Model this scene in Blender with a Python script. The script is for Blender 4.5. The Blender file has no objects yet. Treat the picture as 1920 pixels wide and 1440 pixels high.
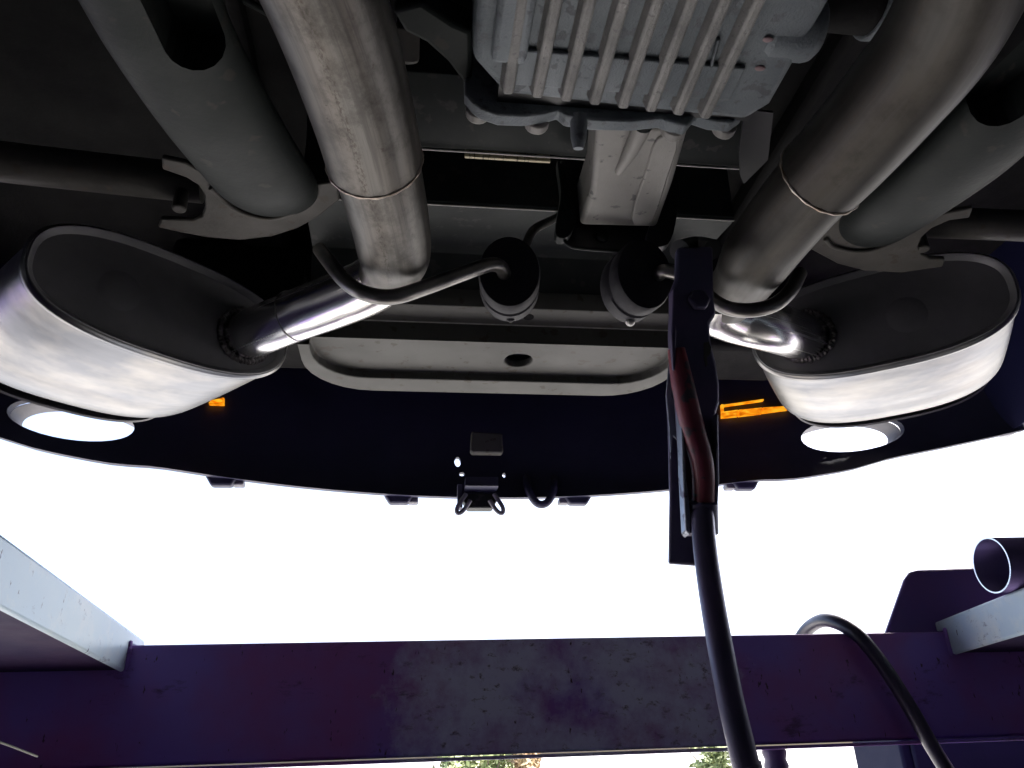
import bpy, bmesh, math, random
from mathutils import Vector, Matrix
random.seed(7)
R = math.radians
scene = bpy.context.scene
COL = scene.collection

# ------------------------------------------------------------------ camera
EYE = 1.45                                    # camera height over the workshop floor
F = 1450.0                                    # focal length in pixels of the 1920 px wide photograph
_ay = Vector((-201, 706, F)).normalized()     # world +Y seen by the camera (right, down, forward)
_ax = Vector((11200, 296, F)).normalized()
_ax = (_ax - _ay * _ax.dot(_ay)).normalized()
_az = _ax.cross(_ay)
cam_d = bpy.data.cameras.new('camera')
cam_d.sensor_width = 36.0
cam_d.lens = F / 1920 * 36
cam_d.clip_start = 0.02
cam_d.clip_end = 2000
cam = bpy.data.objects.new('camera', cam_d)
COL.objects.link(cam)
right = Vector((_ax[0], _ay[0], _az[0]))
up = -Vector((_ax[1], _ay[1], _az[1]))
back = -Vector((_ax[2], _ay[2], _az[2]))
mw = Matrix.Identity(4)
for i in range(3):
    mw[i][0], mw[i][1], mw[i][2] = right[i], up[i], back[i]
mw[2][3] = EYE
cam.matrix_world = mw
scene.camera = cam

# ------------------------------------------------------------------ sky, sun, exposure
SUN_EL, SUN_AZ = R(60), R(68)
world = bpy.data.worlds.new('World')
scene.world = world
world.use_nodes = True
wn = world.node_tree.nodes
sky = wn.new('ShaderNodeTexSky')
sky.sky_type = 'NISHITA'
sky.sun_disc = False
sky.sun_elevation = SUN_EL
sky.sun_rotation = SUN_AZ
sky.air_density = 0.7
sky.dust_density = 5.0
world.node_tree.links.new(sky.outputs[0], wn['Background'].inputs[0])
wn['Background'].inputs[1].default_value = 0.15
sd = bpy.data.lights.new('sun', 'SUN')
sd.energy = 5.0
sd.angle = R(0.53)
sd.color = (1.0, 0.965, 0.91)
sun = bpy.data.objects.new('sun', sd)
COL.objects.link(sun)
sdir = Vector((math.sin(SUN_AZ) * math.cos(SUN_EL), math.cos(SUN_AZ) * math.cos(SUN_EL), math.sin(SUN_EL)))
sun.rotation_euler = sdir.to_track_quat('Z', 'Y').to_euler()
sun.location = (20, 30, 40)
scene.view_settings.view_transform = 'Standard'
scene.view_settings.look = 'None'
scene.view_settings.gamma = 1.0
scene.view_settings.use_curve_mapping = False
scene.view_settings.exposure = 2.2
scene.render.engine = 'CYCLES'
scene.cycles.use_denoising = True
scene.cycles.max_bounces = 10
scene.cycles.diffuse_bounces = 6
scene.cycles.glossy_bounces = 6
scene.cycles.sample_clamp_indirect = 8

# ------------------------------------------------------------------ pixel -> place helpers (1920 x 1440 photograph)
def ray(u, v):
    c = Vector(((u - 960) / F, (v - 720) / F, 1.0))
    return Vector((_ax.dot(c), _ay.dot(c), _az.dot(c)))
def fin(p): return Vector((p[0], p[1], p[2] + EYE))
def H(u, v, h): r = ray(u, v); return fin(r * (h / r.z))     # on the level h above the camera
def AY(u, v, y): r = ray(u, v); return fin(r * (y / r.y))    # on the upright plane Y = y
def AX(u, v, x): r = ray(u, v); return fin(r * (x / r.x))
def D(u, v, d): return fin(ray(u, v) * d)
def W(x, y, h): return Vector((x, y, h + EYE))
def on_plane(u, v, p0, n):
    r = ray(u, v); o = Vector((0, 0, EYE))
    return o + r * ((p0 - o).dot(n) / r.dot(n))

# ------------------------------------------------------------------ object helpers
def root(name, label, cat, loc, group=None):
    o = bpy.data.objects.new(name, None)
    o.empty_display_size = 0.1
    o.location = loc
    COL.objects.link(o)
    tag(o, label, cat, group)
    return o
def tag(o, label=None, cat=None, group=None, kind=None):
    if label: o['label'] = label
    if cat: o['category'] = cat
    if group: o['group'] = group
    if kind: o['kind'] = kind
    return o
WPOS = {}
def obj(name, bm, m, parent=None, bevel=0.0, seg=2, smooth=True, ang=38, loc=None):
    bmesh.ops.recalc_face_normals(bm, faces=bm.faces)
    base = Vector(loc) if loc is not None else Vector((0, 0, 0))
    if loc is not None:
        bmesh.ops.translate(bm, vec=-base, verts=bm.verts)
    if smooth:
        for f in bm.faces: f.smooth = True
        for e in bm.edges:
            if len(e.link_faces) == 2 and e.calc_face_angle(0) > R(ang): e.smooth = False
    me = bpy.data.meshes.new(name)
    bm.to_mesh(me); bm.free()
    o = bpy.data.objects.new(name, me)
    COL.objects.link(o)
    me.materials.append(m)
    wp = base.copy()
    if parent is not None:
        o.parent = parent
        o.location = wp - WPOS.get(parent.name, parent.location)
    else:
        o.location = wp
    WPOS[o.name] = wp
    if bevel > 0:
        md = o.modifiers.new('bevel', 'BEVEL')
        md.width = bevel; md.segments = seg; md.limit_method = 'ANGLE'; md.angle_limit = R(40)
    return o

def NB():
    bm = bmesh.new(); bm.loops.layers.uv.new('UV'); return bm
def spline(pts, sub=8):
    pts = [Vector(p) for p in pts]
    if len(pts) < 3 or sub < 2: return pts
    P = [pts[0] * 2 - pts[1]] + pts + [pts[-1] * 2 - pts[-2]]
    out = []
    for i in range(1, len(P) - 2):
        a, b, c, d = P[i - 1], P[i], P[i + 1], P[i + 2]
        for k in range(sub):
            t = k / sub
            out.append(0.5 * ((2 * b) + (c - a) * t + (2 * a - 5 * b + 4 * c - d) * t * t + (3 * b - a - 3 * c + d) * t ** 3))
    out.append(pts[-1])
    return out
def interp(vals, n):
    if not isinstance(vals, (list, tuple)): return [vals] * n
    out = []
    for i in range(n):
        t = i / (n - 1) * (len(vals) - 1); k = min(int(t), len(vals) - 2)
        out.append(vals[k] + (vals[k + 1] - vals[k]) * (t - k))
    return out
def tube(bm, pts, r, n=28, sub=8, cap=True, flat=1.0, upv=None, wall=0.0):
    """tube along a smoothed path; flat squashes it along the frame's second axis"""
    pts = spline(pts, sub); N = len(pts); rr = interp(r, N)
    uvl = bm.loops.layers.uv.verify()
    tang = []
    for i in range(N):
        a = pts[max(0, i - 1)]; b = pts[min(N - 1, i + 1)]
        tang.append((b - a).normalized())
    ref = Vector(upv) if upv is not None else (Vector((0, 0, 1)) if abs(tang[0].z) < 0.9 else Vector((0, 1, 0)))
    s = tang[0].cross(ref).normalized()
    rings = []; L = 0; Ls = []
    for i in range(N):
        s = (s - tang[i] * s.dot(tang[i])).normalized()
        w = s.cross(tang[i]).normalized()
        rings.append([bm.verts.new(pts[i] + (s * math.cos(2 * math.pi * k / n) + w * (flat * math.sin(2 * math.pi * k / n))) * rr[i]) for k in range(n)])
        if i: L += (pts[i] - pts[i - 1]).length
        Ls.append(L)
    for i in range(N - 1):
        for k in range(n):
            k2 = (k + 1) % n
            f = bm.faces.new((rings[i][k], rings[i][k2], rings[i + 1][k2], rings[i + 1][k]))
            for lp, (a, b) in zip(f.loops, ((k, i), (k + 1, i), (k + 1, i + 1), (k, i + 1))):
                lp[uvl].uv = (a / n, Ls[b])
    if cap:
        bm.faces.new(rings[0][::-1]); bm.faces.new(rings[-1])
    return rings
def box(bm, c, s, rot=None):
    m = Matrix.Translation(c) @ (rot.to_4x4() if rot else Matrix.Identity(4)) @ Matrix.Diagonal((s[0], s[1], s[2], 1))
    bmesh.ops.create_cube(bm, size=1.0, matrix=m)
def prism(bm, poly, vec):
    vec = Vector(vec); n = len(poly)
    a = [bm.verts.new(p) for p in poly]; b = [bm.verts.new(Vector(p) + vec) for p in poly]
    bm.faces.new(a); bm.faces.new(b[::-1])
    for i in range(n):
        j = (i + 1) % n
        bm.faces.new((a[j], a[i], b[i], b[j]))
def prism_tri(bm, poly, vec):
    """prism over a concave outline"""
    vec = Vector(vec); n = len(poly)
    a = [bm.verts.new(p) for p in poly]; b = [bm.verts.new(Vector(p) + vec) for p in poly]
    for ring in (a, b):
        es = [bm.edges.new((ring[i], ring[(i + 1) % n])) for i in range(n)]
        bmesh.ops.triangle_fill(bm, use_beauty=True, edges=es)
    for i in range(n):
        j = (i + 1) % n
        bm.faces.new((a[j], a[i], b[i], b[j]))
def cyl(bm, a, b, r, n=24, r2=None):
    tube(bm, [a, b], [r, r if r2 is None else r2], n=n, sub=1)
def smooth_poly(pts, sub=4):
    """closed smoothed outline"""
    n = len(pts); out = []
    for i in range(n):
        a, b, c, d = (Vector(pts[(i + k - 1) % n]) for k in range(4))
        for k in range(sub):
            t = k / sub
            out.append(0.5 * ((2 * b) + (c - a) * t + (2 * a - 5 * b + 4 * c - d) * t * t + (3 * b - a - 3 * c + d) * t ** 3))
    return out
def hexhead(bm, c, axis, r, h, n=6):
    axis = Vector(axis).normalized()
    tube(bm, [c, c + axis * h], r, n=n, sub=1)
def bool_cut(o, cutters):
    for c in cutters:
        md = o.modifiers.new('cut', 'BOOLEAN'); md.object = c; md.operation = 'DIFFERENCE'; md.solver = 'EXACT'
    bpy.context.view_layer.update()
    dg = bpy.context.evaluated_depsgraph_get()
    me = bpy.data.meshes.new_from_object(o.evaluated_get(dg))
    o.modifiers.clear(); o.data = me
    for c in cutters: bpy.data.objects.remove(c, do_unlink=True)

# ------------------------------------------------------------------ materials
def ramp(nt, fac, stops):
    n = nt.nodes.new('ShaderNodeValToRGB')
    el = n.color_ramp.elements
    while len(el) < len(stops): el.new(0.5)
    for e, (p, c) in zip(el, stops):
        e.position = p; e.color = c if len(c) == 4 else (*c, 1)
    nt.links.new(fac, n.inputs[0]); return n.outputs[0]
def noise(nt, vec, scale, detail=6, rough=0.6):
    n = nt.nodes.new('ShaderNodeTexNoise')
    n.inputs['Scale'].default_value = scale; n.inputs['Detail'].default_value = detail; n.inputs['Roughness'].default_value = rough
    if vec is not None: nt.links.new(vec, n.inputs['Vector'])
    return n.outputs['Fac']
def mapping(nt, vec, scale):
    n = nt.nodes.new('ShaderNodeMapping'); n.inputs['Scale'].default_value = scale
    nt.links.new(vec, n.inputs['Vector']); return n.outputs[0]
def mixc(nt, fac, a, b):
    n = nt.nodes.new('ShaderNodeMix'); n.data_type = 'RGBA'
    for sock, val in ((n.inputs[0], fac), (n.inputs[6], a), (n.inputs[7], b)):
        if hasattr(val, 'is_linked'): nt.links.new(val, sock)
        elif isinstance(val, (int, float)): sock.default_value = val
        else: sock.default_value = (*val, 1) if len(val) == 3 else val
    return n.outputs[2]
def base(name):
    m = bpy.data.materials.new(name); m.use_nodes = True
    nt = m.node_tree; b = nt.nodes['Principled BSDF']
    tc = nt.nodes.new('ShaderNodeTexCoord')
    return m, nt, b, tc
def bump(nt, b, h, strength, dist=0.002):
    n = nt.nodes.new('ShaderNodeBump'); n.inputs['Strength'].default_value = strength; n.inputs['Distance'].default_value = dist
    nt.links.new(h, n.inputs['Height']); nt.links.new(n.outputs[0], b.inputs['Normal'])
def mat(name, c1, c2, rough=0.5, rough2=None, metal=0.0, scale=12, spots=None, spot_scale=60, spot_t=0.60, bs=0.15, bscale=180, spec=0.5, coat=0.0, stretch=(1, 1, 1)):
    """two-tone mottled surface with optional dirt specks and a fine relief"""
    m, nt, b, tc = base(name)
    v = mapping(nt, tc.outputs['Object'], stretch)
    n1 = noise(nt, v, scale)
    col = ramp(nt, n1, ((0.35, c1), (0.65, c2)))
    if spots:
        n2 = noise(nt, v, spot_scale, 3, 0.5)
        col = mixc(nt, ramp(nt, n2, ((spot_t, (0, 0, 0)), (spot_t + 0.05, (1, 1, 1)))), col, spots)
    nt.links.new(col, b.inputs['Base Color'])
    rr = ramp(nt, noise(nt, v, scale * 2.3), ((0.3, (rough,) * 3), (0.7, ((rough2 or rough),) * 3)))
    nt.links.new(rr, b.inputs['Roughness'])
    b.inputs['Metallic'].default_value = metal
    b.inputs['Specular IOR Level'].default_value = spec
    b.inputs['Coat Weight'].default_value = coat
    if bs: bump(nt, b, noise(nt, v, bscale, 4), bs)
    return m
def pipe_mat(name, c1, c2, tint, seam_at, rough=0.32):
    """aluminised / stainless pipe: streaks along its length, a speckled weld seam, warm heat tint"""
    m, nt, b, tc = base(name)
    uv = tc.outputs['UV']
    st = noise(nt, mapping(nt, uv, (26, 1.6, 1)), 1.0, 5)
    col = ramp(nt, st, ((0.3, c1), (0.7, c2)))
    warm = noise(nt, mapping(nt, uv, (5, 3.5, 1)), 1.0, 3)
    col = mixc(nt, ramp(nt, warm, ((0.45, (0, 0, 0)), (0.75, (0.7, 0.7, 0.7)))), col, tint)
    # speckled seam at one angle
    sx = nt.nodes.new('ShaderNodeSeparateXYZ'); nt.links.new(uv, sx.inputs[0])
    wob = noise(nt, mapping(nt, uv, (0, 9, 1)), 1.0, 2)
    a1 = nt.nodes.new('ShaderNodeMath'); a1.operation = 'MULTIPLY_ADD'; nt.links.new(wob, a1.inputs[0]); a1.inputs[1].default_value = 0.03; nt.links.new(sx.outputs[0], a1.inputs[2])
    a2 = nt.nodes.new('ShaderNodeMath'); a2.operation = 'SUBTRACT'; nt.links.new(a1.outputs[0], a2.inputs[0]); a2.inputs[1].default_value = seam_at
    a3 = nt.nodes.new('ShaderNodeMath'); a3.operation = 'ABSOLUTE'; nt.links.new(a2.outputs[0], a3.inputs[0])
    band = ramp(nt, a3.outputs[0], ((0.003, (0.85, 0.85, 0.85)), (0.018, (0, 0, 0))))
    sp = ramp(nt, noise(nt, mapping(nt, uv, (110, 190, 1)), 1.0, 4, 0.7), ((0.48, (0, 0, 0)), (0.60, (1, 1, 1))))
    mm = nt.nodes.new('ShaderNodeMath'); mm.operation = 'MULTIPLY'; nt.links.new(band, mm.inputs[0]); nt.links.new(sp, mm.inputs[1])
    col = mixc(nt, mm.outputs[0], col, (0.035, 0.028, 0.022))
    sp2 = ramp(nt, noise(nt, mapping(nt, uv, (30, 130, 1)), 1.0, 2, 0.5), ((0.70, (0, 0, 0)), (0.74, (0.8, 0.8, 0.8))))
    col = mixc(nt, sp2, col, (0.05, 0.04, 0.035))
    gr = ramp(nt, noise(nt, mapping(nt, uv, (7, 22, 1)), 1.0, 8, 0.75), ((0.47, (0, 0, 0)), (0.68, (0.85, 0.85, 0.85))))
    col = mixc(nt, gr, col, (0.022, 0.020, 0.018))
    fl = ramp(nt, noise(nt, mapping(nt, uv, (34, 5, 1)), 1.0, 5, 0.7), ((0.52, (0, 0, 0)), (0.64, (0.7, 0.7, 0.7))))
    col = mixc(nt, fl, col, (0.045, 0.042, 0.040))
    nt.links.new(col, b.inputs['Base Color'])
    b.inputs['Metallic'].default_value = 0.92
    nt.links.new(ramp(nt, st, ((0.3, (rough,) * 3), (0.75, (rough + 0.16,) * 3))), b.inputs['Roughness'])
    bump(nt, b, st, 0.06, 0.001)
    return m
def brushed(name, c1, c2, rough=0.3, sc=(3, 90, 1)):
    m, nt, b, tc = base(name)
    uv = tc.outputs['UV']
    st = noise(nt, mapping(nt, uv, sc), 1.0, 6)
    big = noise(nt, tc.outputs['Object'], 9, 4)
    col = mixc(nt, ramp(nt, big, ((0.4, (0, 0, 0)), (0.65, (1, 1, 1)))), c1, c2)
    scr = noise(nt, mapping(nt, tc.outputs['Object'], (8, 30, 60)), 2.0, 3, 0.8)
    col = mixc(nt, ramp(nt, scr, ((0.66, (0, 0, 0)), (0.8, (0.4, 0.4, 0.4)))), col, (0.10, 0.095, 0.09))
    nt.links.new(col, b.inputs['Base Color'])
    b.inputs['Metallic'].default_value = 1.0
    nt.links.new(ramp(nt, st, ((0.3, (rough,) * 3), (0.7, (rough + 0.14,) * 3))), b.inputs['Roughness'])
    dent = noise(nt, tc.outputs['Object'], 13, 2, 0.5)
    ad = nt.nodes.new('ShaderNodeMath'); ad.operation = 'MULTIPLY_ADD'; nt.links.new(st, ad.inputs[0]); ad.inputs[1].default_value = 0.03; nt.links.new(dent, ad.inputs[2])
    bump(nt, b, ad.outputs[0], 0.35, 0.004)
    return m
def lift_paint(name, paint, paint2, worn, scr_dark, patch_x=None, rough=0.3, zoff=0):
    """old lift enamel: two paint tones, a worn patch, dark scratches"""
    m, nt, b, tc = base(name)
    ob = tc.outputs['Object']
    col = mixc(nt, ramp(nt, noise(nt, ob, 4.0, 4), ((0.4, (0, 0, 0)), (0.62, (1, 1, 1)))), paint, paint2)
    wn_ = noise(nt, ob, 11.0, 7, 0.7)
    if patch_x:
        sx = nt.nodes.new('ShaderNodeSeparateXYZ'); nt.links.new(ob, sx.inputs[0])
        lo = ramp(nt, sx.outputs[0], ((0.0, (0, 0, 0)), (1.0, (1, 1, 1))))
        mr = nt.nodes.new('ShaderNodeMapRange'); nt.links.new(sx.outputs[0], mr.inputs[0])
        mr.inputs[1].default_value = patch_x[0]; mr.inputs[2].default_value = patch_x[1]
        mr2 = nt.nodes.new('ShaderNodeMapRange'); nt.links.new(sx.outputs[0], mr2.inputs[0])
        mr2.inputs[1].default_value = patch_x[3]; mr2.inputs[2].default_value = patch_x[2]
        mu = nt.nodes.new('ShaderNodeMath'); mu.operation = 'MULTIPLY'; nt.links.new(mr.outputs[0], mu.inputs[0]); nt.links.new(mr2.outputs[0], mu.inputs[1])
        mh = nt.nodes.new('ShaderNodeMath'); mh.operation = 'MULTIPLY'; nt.links.new(mu.outputs[0], mh.inputs[0]); mh.inputs[1].default_value = 0.42; mu = mh
        ad = nt.nodes.new('ShaderNodeMath'); ad.operation = 'ADD'; nt.links.new(mu.outputs[0], ad.inputs[0]); nt.links.new(wn_, ad.inputs[1])
        wear = ramp(nt, ad.outputs[0], ((0.86, (0, 0, 0)), (1.0, (1, 1, 1))))
        wear = ramp(nt, ad.outputs[0], ((0.74, (0, 0, 0)), (1.0, (1, 1, 1))))
        nodes_fac = wear
    else:
        nodes_fac = ramp(nt, wn_, ((0.5, (0, 0, 0)), (0.7, (1, 1, 1))))
    col = mixc(nt, nodes_fac, col, worn)
    s1 = ramp(nt, noise(nt, mapping(nt, ob, (55, 55, 80)), 1.0, 5, 0.7), ((0.57, (0, 0, 0)), (0.69, (1, 1, 1))))
    mu2 = nt.nodes.new('ShaderNodeMath'); mu2.operation = 'MULTIPLY'; nt.links.new(s1, mu2.inputs[0]); nt.links.new(nodes_fac, mu2.inputs[1])
    col = mixc(nt, mu2.outputs[0], col, scr_dark)
    s2 = ramp(nt, noise(nt, mapping(nt, ob, (130, 130, 45)), 1.0, 3, 0.6), ((0.68, (0, 0, 0)), (0.72, (1, 1, 1))))
    col = mixc(nt, s2, col, scr_dark)
    s3 = ramp(nt, noise(nt, mapping(nt, ob, (9, 9, 22)), 1.0, 6, 0.75), ((0.60, (0, 0, 0)), (0.68, (0.7, 0.7, 0.7))))
    col = mixc(nt, s3, col, scr_dark)
    nt.links.new(col, b.inputs['Base Color'])
    b.inputs['Roughness'].default_value = rough
    bump(nt, b, noise(nt, ob, 60, 5), 0.12)
    return m

M = {}
M['pipe_l'] = pipe_mat('pipe_steel_light', (0.052, 0.050, 0.047), (0.125, 0.12, 0.112), (0.10, 0.08, 0.062), 0.75, 0.38)
M['pipe_r'] = pipe_mat('pipe_steel_brown', (0.024, 0.0235, 0.0225), (0.048, 0.046, 0.043), (0.048, 0.040, 0.030), 0.60, 0.42)
M['chrome'] = brushed('polished_inlet_steel', (0.62, 0.62, 0.63), (0.75, 0.73, 0.70), 0.16, (40, 2, 1))
M['shell'] = brushed('brushed_muffler_steel', (0.13, 0.138, 0.155), (0.25, 0.24, 0.225), 0.28, (1.2, 22, 1))
M['cap'] = mat('muffler_end_steel', (0.15, 0.15, 0.155), (0.20, 0.20, 0.205), 0.45, 0.55, 0.3, 14, bs=0.1)
M['weld'] = mat('weld_metal', (0.12, 0.11, 0.11), (0.35, 0.33, 0.32), 0.35, 0.5, 1.0, 90, bs=0.6, bscale=300)
M['weld_pale'] = mat('pale_highlight_weld', (0.22, 0.17, 0.13), (0.42, 0.38, 0.34), 0.3, 0.4, 0.9, 60, bs=0.4)  # joint bead, pale to carry the highlight along the pipe joint
M['rod'] = mat('hanger_rod_steel', (0.13, 0.125, 0.12), (0.22, 0.21, 0.20), 0.28, 0.38, 0.9, 30, bs=0.05)
M['rubber'] = mat('black_rubber', (0.010, 0.0095, 0.013), (0.018, 0.017, 0.022), 0.5, 0.62, 0, 20, bs=0.15, spec=0.15)
M['alu'] = mat('cast_aluminium', (0.10, 0.118, 0.132), (0.175, 0.195, 0.21), 0.55, 0.65, 0.3, 8, spots=(0.10, 0.11, 0.12), spot_scale=90, spot_t=0.58, bs=0.5, bscale=500)
M['alu_rib'] = mat('cast_aluminium_rib', (0.125, 0.125, 0.122), (0.20, 0.198, 0.192), 0.5, 0.6, 0.3, 30, spots=(0.12, 0.12, 0.12), spot_scale=250, spot_t=0.62, bs=0.6, bscale=600)
M['alu_pale'] = mat('cast_aluminium_pale', (0.18, 0.175, 0.165), (0.225, 0.219, 0.207), 0.5, 0.6, 0.1, 14, spots=(0.08, 0.08, 0.08), spot_scale=70, spot_t=0.63, bs=0.2, bscale=400)
M['arm'] = mat('grey_green_painted_steel', (0.013, 0.016, 0.016), (0.024, 0.028, 0.027), 0.5, 0.65, 0.0, 6, spec=0.12, spots=(0.034, 0.033, 0.03), spot_scale=45, spot_t=0.63, bs=0.15)
M['saddle'] = mat('dusty_saddle_steel', (0.05, 0.048, 0.044), (0.095, 0.09, 0.082), 0.5, 0.65, 0.0, 9, spec=0.2, spots=(0.07, 0.06, 0.05), spot_scale=60, spot_t=0.61, bs=0.2)
M['under'] = mat('underseal_black', (0.009, 0.009, 0.0095), (0.016, 0.016, 0.016), 0.75, 0.9, 0, 10, bs=0.3, spec=0.12)
M['blackmetal'] = mat('black_painted_steel', (0.014, 0.015, 0.017), (0.03, 0.03, 0.034), 0.35, 0.5, 0, 15, bs=0.1)
M['greyplate'] = mat('dull_zinc_plate', (0.018, 0.021, 0.021), (0.032, 0.036, 0.035), 0.4, 0.5, 0.0, 8, spec=0.10, spots=(0.04, 0.04, 0.04), spot_scale=60, spot_t=0.61, bs=0.08)
M['primer'] = mat('pale_primer_panel', (0.062, 0.062, 0.056), (0.088, 0.088, 0.080), 0.45, 0.6, 0, 5, spec=0.2, spots=(0.055, 0.047, 0.038), spot_scale=48, spot_t=0.62, bs=0.05)
M['navy'] = mat('navy_bumper_plastic', (0.028, 0.030, 0.062), (0.038, 0.040, 0.078), 0.5, 0.65, 0, 7, spots=(0.035, 0.034, 0.07), spot_scale=35, spot_t=0.61, bs=0.15)
M['navy_edge'] = mat('lit_edge_plastic', (0.12, 0.12, 0.14), (0.16, 0.16, 0.18), 0.5, 0.6)  # grey stands for bumper edges lit from outside
M['beam'] = lift_paint('purple_blue_lift_enamel', (0.24, 0.14, 0.56), (0.33, 0.10, 0.36), (0.60, 0.60, 0.82), (0.07, 0.03, 0.07), (-0.12, 0.04, 0.46, 0.62), 0.45)
M['runway'] = lift_paint('lit_pale_blue_enamel', (0.56, 0.70, 0.80), (0.64, 0.76, 0.80), (0.74, 0.80, 0.80), (0.07, 0.08, 0.13), None, 0.32)  # runway sides in a lit tone, brightness put into the paint
M['runway_shaded'] = mat('shaded_runway_steel', (0.022, 0.013, 0.055), (0.035, 0.016, 0.055), 0.6, 0.75, 0, 8, spec=0.15)  # core and underside of the same runway, shade put into the colour
M['stop'] = mat('purple_stop_plate', (0.10, 0.06, 0.25), (0.13, 0.06, 0.23), 0.4, 0.5)
M['pole'] = mat('blue_black_pole_steel', (0.05, 0.05, 0.095), (0.09, 0.07, 0.135), 0.3, 0.42, 0.2, 10, bs=0.1)
M['pole_red'] = mat('worn_red_paint', (0.16, 0.018, 0.03), (0.09, 0.012, 0.03), 0.35, 0.5, 0, 25, spots=(0.03, 0.02, 0.03), spot_scale=60, spot_t=0.6, bs=0.1)
M['pole_lit_edge'] = mat('lit_edge_steel', (0.16, 0.18, 0.22), (0.24, 0.26, 0.31), 0.3, 0.45, 0.7, 25, spots=(0.04, 0.03, 0.05), spot_scale=60, spot_t=0.6)  # paler, bluer pole edges: rim light put into the colour
M['red_mark'] = mat('red_paint_mark', (0.19, 0.12, 0.13), (0.16, 0.13, 0.14), 0.5, 0.6)
M['hose'] = mat('dark_rubber_hose', (0.02, 0.018, 0.04), (0.035, 0.03, 0.055), 0.32, 0.42, 0, 20)
M['loose'] = brushed('dull_purple_pipe', (0.10, 0.08, 0.20), (0.13, 0.10, 0.22), 0.4, (30, 2, 1))
M['rim'] = mat('bright_cut_edge', (0.75, 0.75, 0.78), (0.85, 0.85, 0.86), 0.25, 0.3, 0.9, 20, bs=0)
M['edge'] = mat('pale_edge_highlight', (0.30, 0.30, 0.29), (0.48, 0.47, 0.45), 0.35, 0.45, 0.5, 40, bs=0)  # pale colour carries the highlight on sheet edges
M['tyre'] = mat('tyre_rubber', (0.02, 0.02, 0.021), (0.03, 0.03, 0.03), 0.7, 0.8)
M['wheel'] = mat('wheel_alloy', (0.35, 0.35, 0.36), (0.42, 0.42, 0.42), 0.35, 0.4, 0.8)
M['paint'] = mat('dark_blue_car_paint', (0.012, 0.014, 0.05), (0.014, 0.016, 0.055), 0.3, 0.3, 0.2, 4, bs=0, coat=0.6)
M['glass'] = mat('dark_car_glass', (0.01, 0.012, 0.014), (0.012, 0.013, 0.015), 0.08, 0.08, 0, 4, bs=0)
M['cabinet'] = mat('blue_cabinet_steel', (0.014, 0.017, 0.04), (0.018, 0.021, 0.045), 0.6, 0.7, spec=0.08)
M['concrete'] = mat('workshop_concrete', (0.04, 0.039, 0.038), (0.06, 0.058, 0.055), 0.6, 0.8, 0, 1.2, spots=(0.025, 0.025, 0.025), spot_scale=3, spot_t=0.58, bs=0.3, bscale=30)
M['outside'] = mat('pale_concrete_yard', (0.29, 0.288, 0.283), (0.35, 0.347, 0.341), 0.8, 0.9, 0, 0.5, bs=0.3, bscale=20)
M['wall'] = mat('grey_workshop_wall', (0.22, 0.22, 0.22), (0.28, 0.28, 0.275), 0.8, 0.9, 0, 1.0)
M['leaf'] = mat('shrub_leaf', (0.20, 0.26, 0.10), (0.30, 0.33, 0.14), 0.5, 0.6, 0, 3, bs=0)
M['leaf2'] = mat('russet_leaf', (0.34, 0.22, 0.12), (0.36, 0.28, 0.14), 0.5, 0.6, 0, 3, bs=0)
M['bark'] = mat('bark', (0.10, 0.08, 0.06), (0.16, 0.13, 0.10), 0.8, 0.9, 0, 10)
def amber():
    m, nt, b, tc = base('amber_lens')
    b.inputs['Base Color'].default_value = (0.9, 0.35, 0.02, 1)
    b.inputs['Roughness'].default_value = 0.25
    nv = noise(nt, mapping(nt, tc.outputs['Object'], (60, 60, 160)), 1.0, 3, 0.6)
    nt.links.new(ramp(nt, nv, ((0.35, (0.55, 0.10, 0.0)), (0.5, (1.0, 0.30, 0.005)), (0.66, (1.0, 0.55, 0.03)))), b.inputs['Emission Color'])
    b.inputs['Emission Strength'].default_value = 0.22  # glow stands for sunlight shining through the lens
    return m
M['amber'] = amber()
def sticker():
    m, nt, b, tc = base('yellowed_paper_label')
    n = noise(nt, mapping(nt, tc.outputs['Object'], (420, 1, 60)), 1.0, 3, 0.7)
    nt.links.new(ramp(nt, n, ((0.36, (0.10, 0.08, 0.05)), (0.43, (0.50, 0.44, 0.28)))), b.inputs['Base Color'])
    b.inputs['Roughness'].default_value = 0.5
    return m
M['sticker'] = sticker()

# ================================================================== setting
def plane_sheet(name, x0, x1, y0, y1, z, m, n=1):
    bm = NB()
    vs = [bm.verts.new(p) for p in ((x0, y0, z), (x1, y0, z), (x1, y1, z), (x0, y1, z))]
    bm.faces.new(vs)
    o = obj(name, bm, m, smooth=False); o['kind'] = 'structure'
    return o
plane_sheet('ground', -600, 600, -600, 900, -0.004, M['outside'])
DOOR_Y = 1.45
plane_sheet('workshop_floor', -3.2, 3.8, -6.0, DOOR_Y, 0.0, M['concrete'])
def wallbox(name, c, s):
    bm = NB(); box(bm, Vector(c), s); o = obj(name, bm, M['wall'], smooth=False); o['kind'] = 'structure'
wallbox('workshop_wall_left', (-3.275, -2.275, 1.75), (0.15, 7.45, 3.5))
wallbox('workshop_wall_right', (3.875, -2.275, 1.75), (0.15, 7.45, 3.5))
wallbox('workshop_wall_back', (0.3, -6.075, 1.75), (7.3, 0.15, 3.5))
wallbox('workshop_roof', (0.3, -2.275, 3.575), (7.3, 7.75, 0.15))

# ================================================================== car
X0 = 0.165
car = root('car', 'dark blue car raised on the lift, its underside and rear bumper seen from below', 'car', (X0, 0.2, EYE + 0.2))

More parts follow.
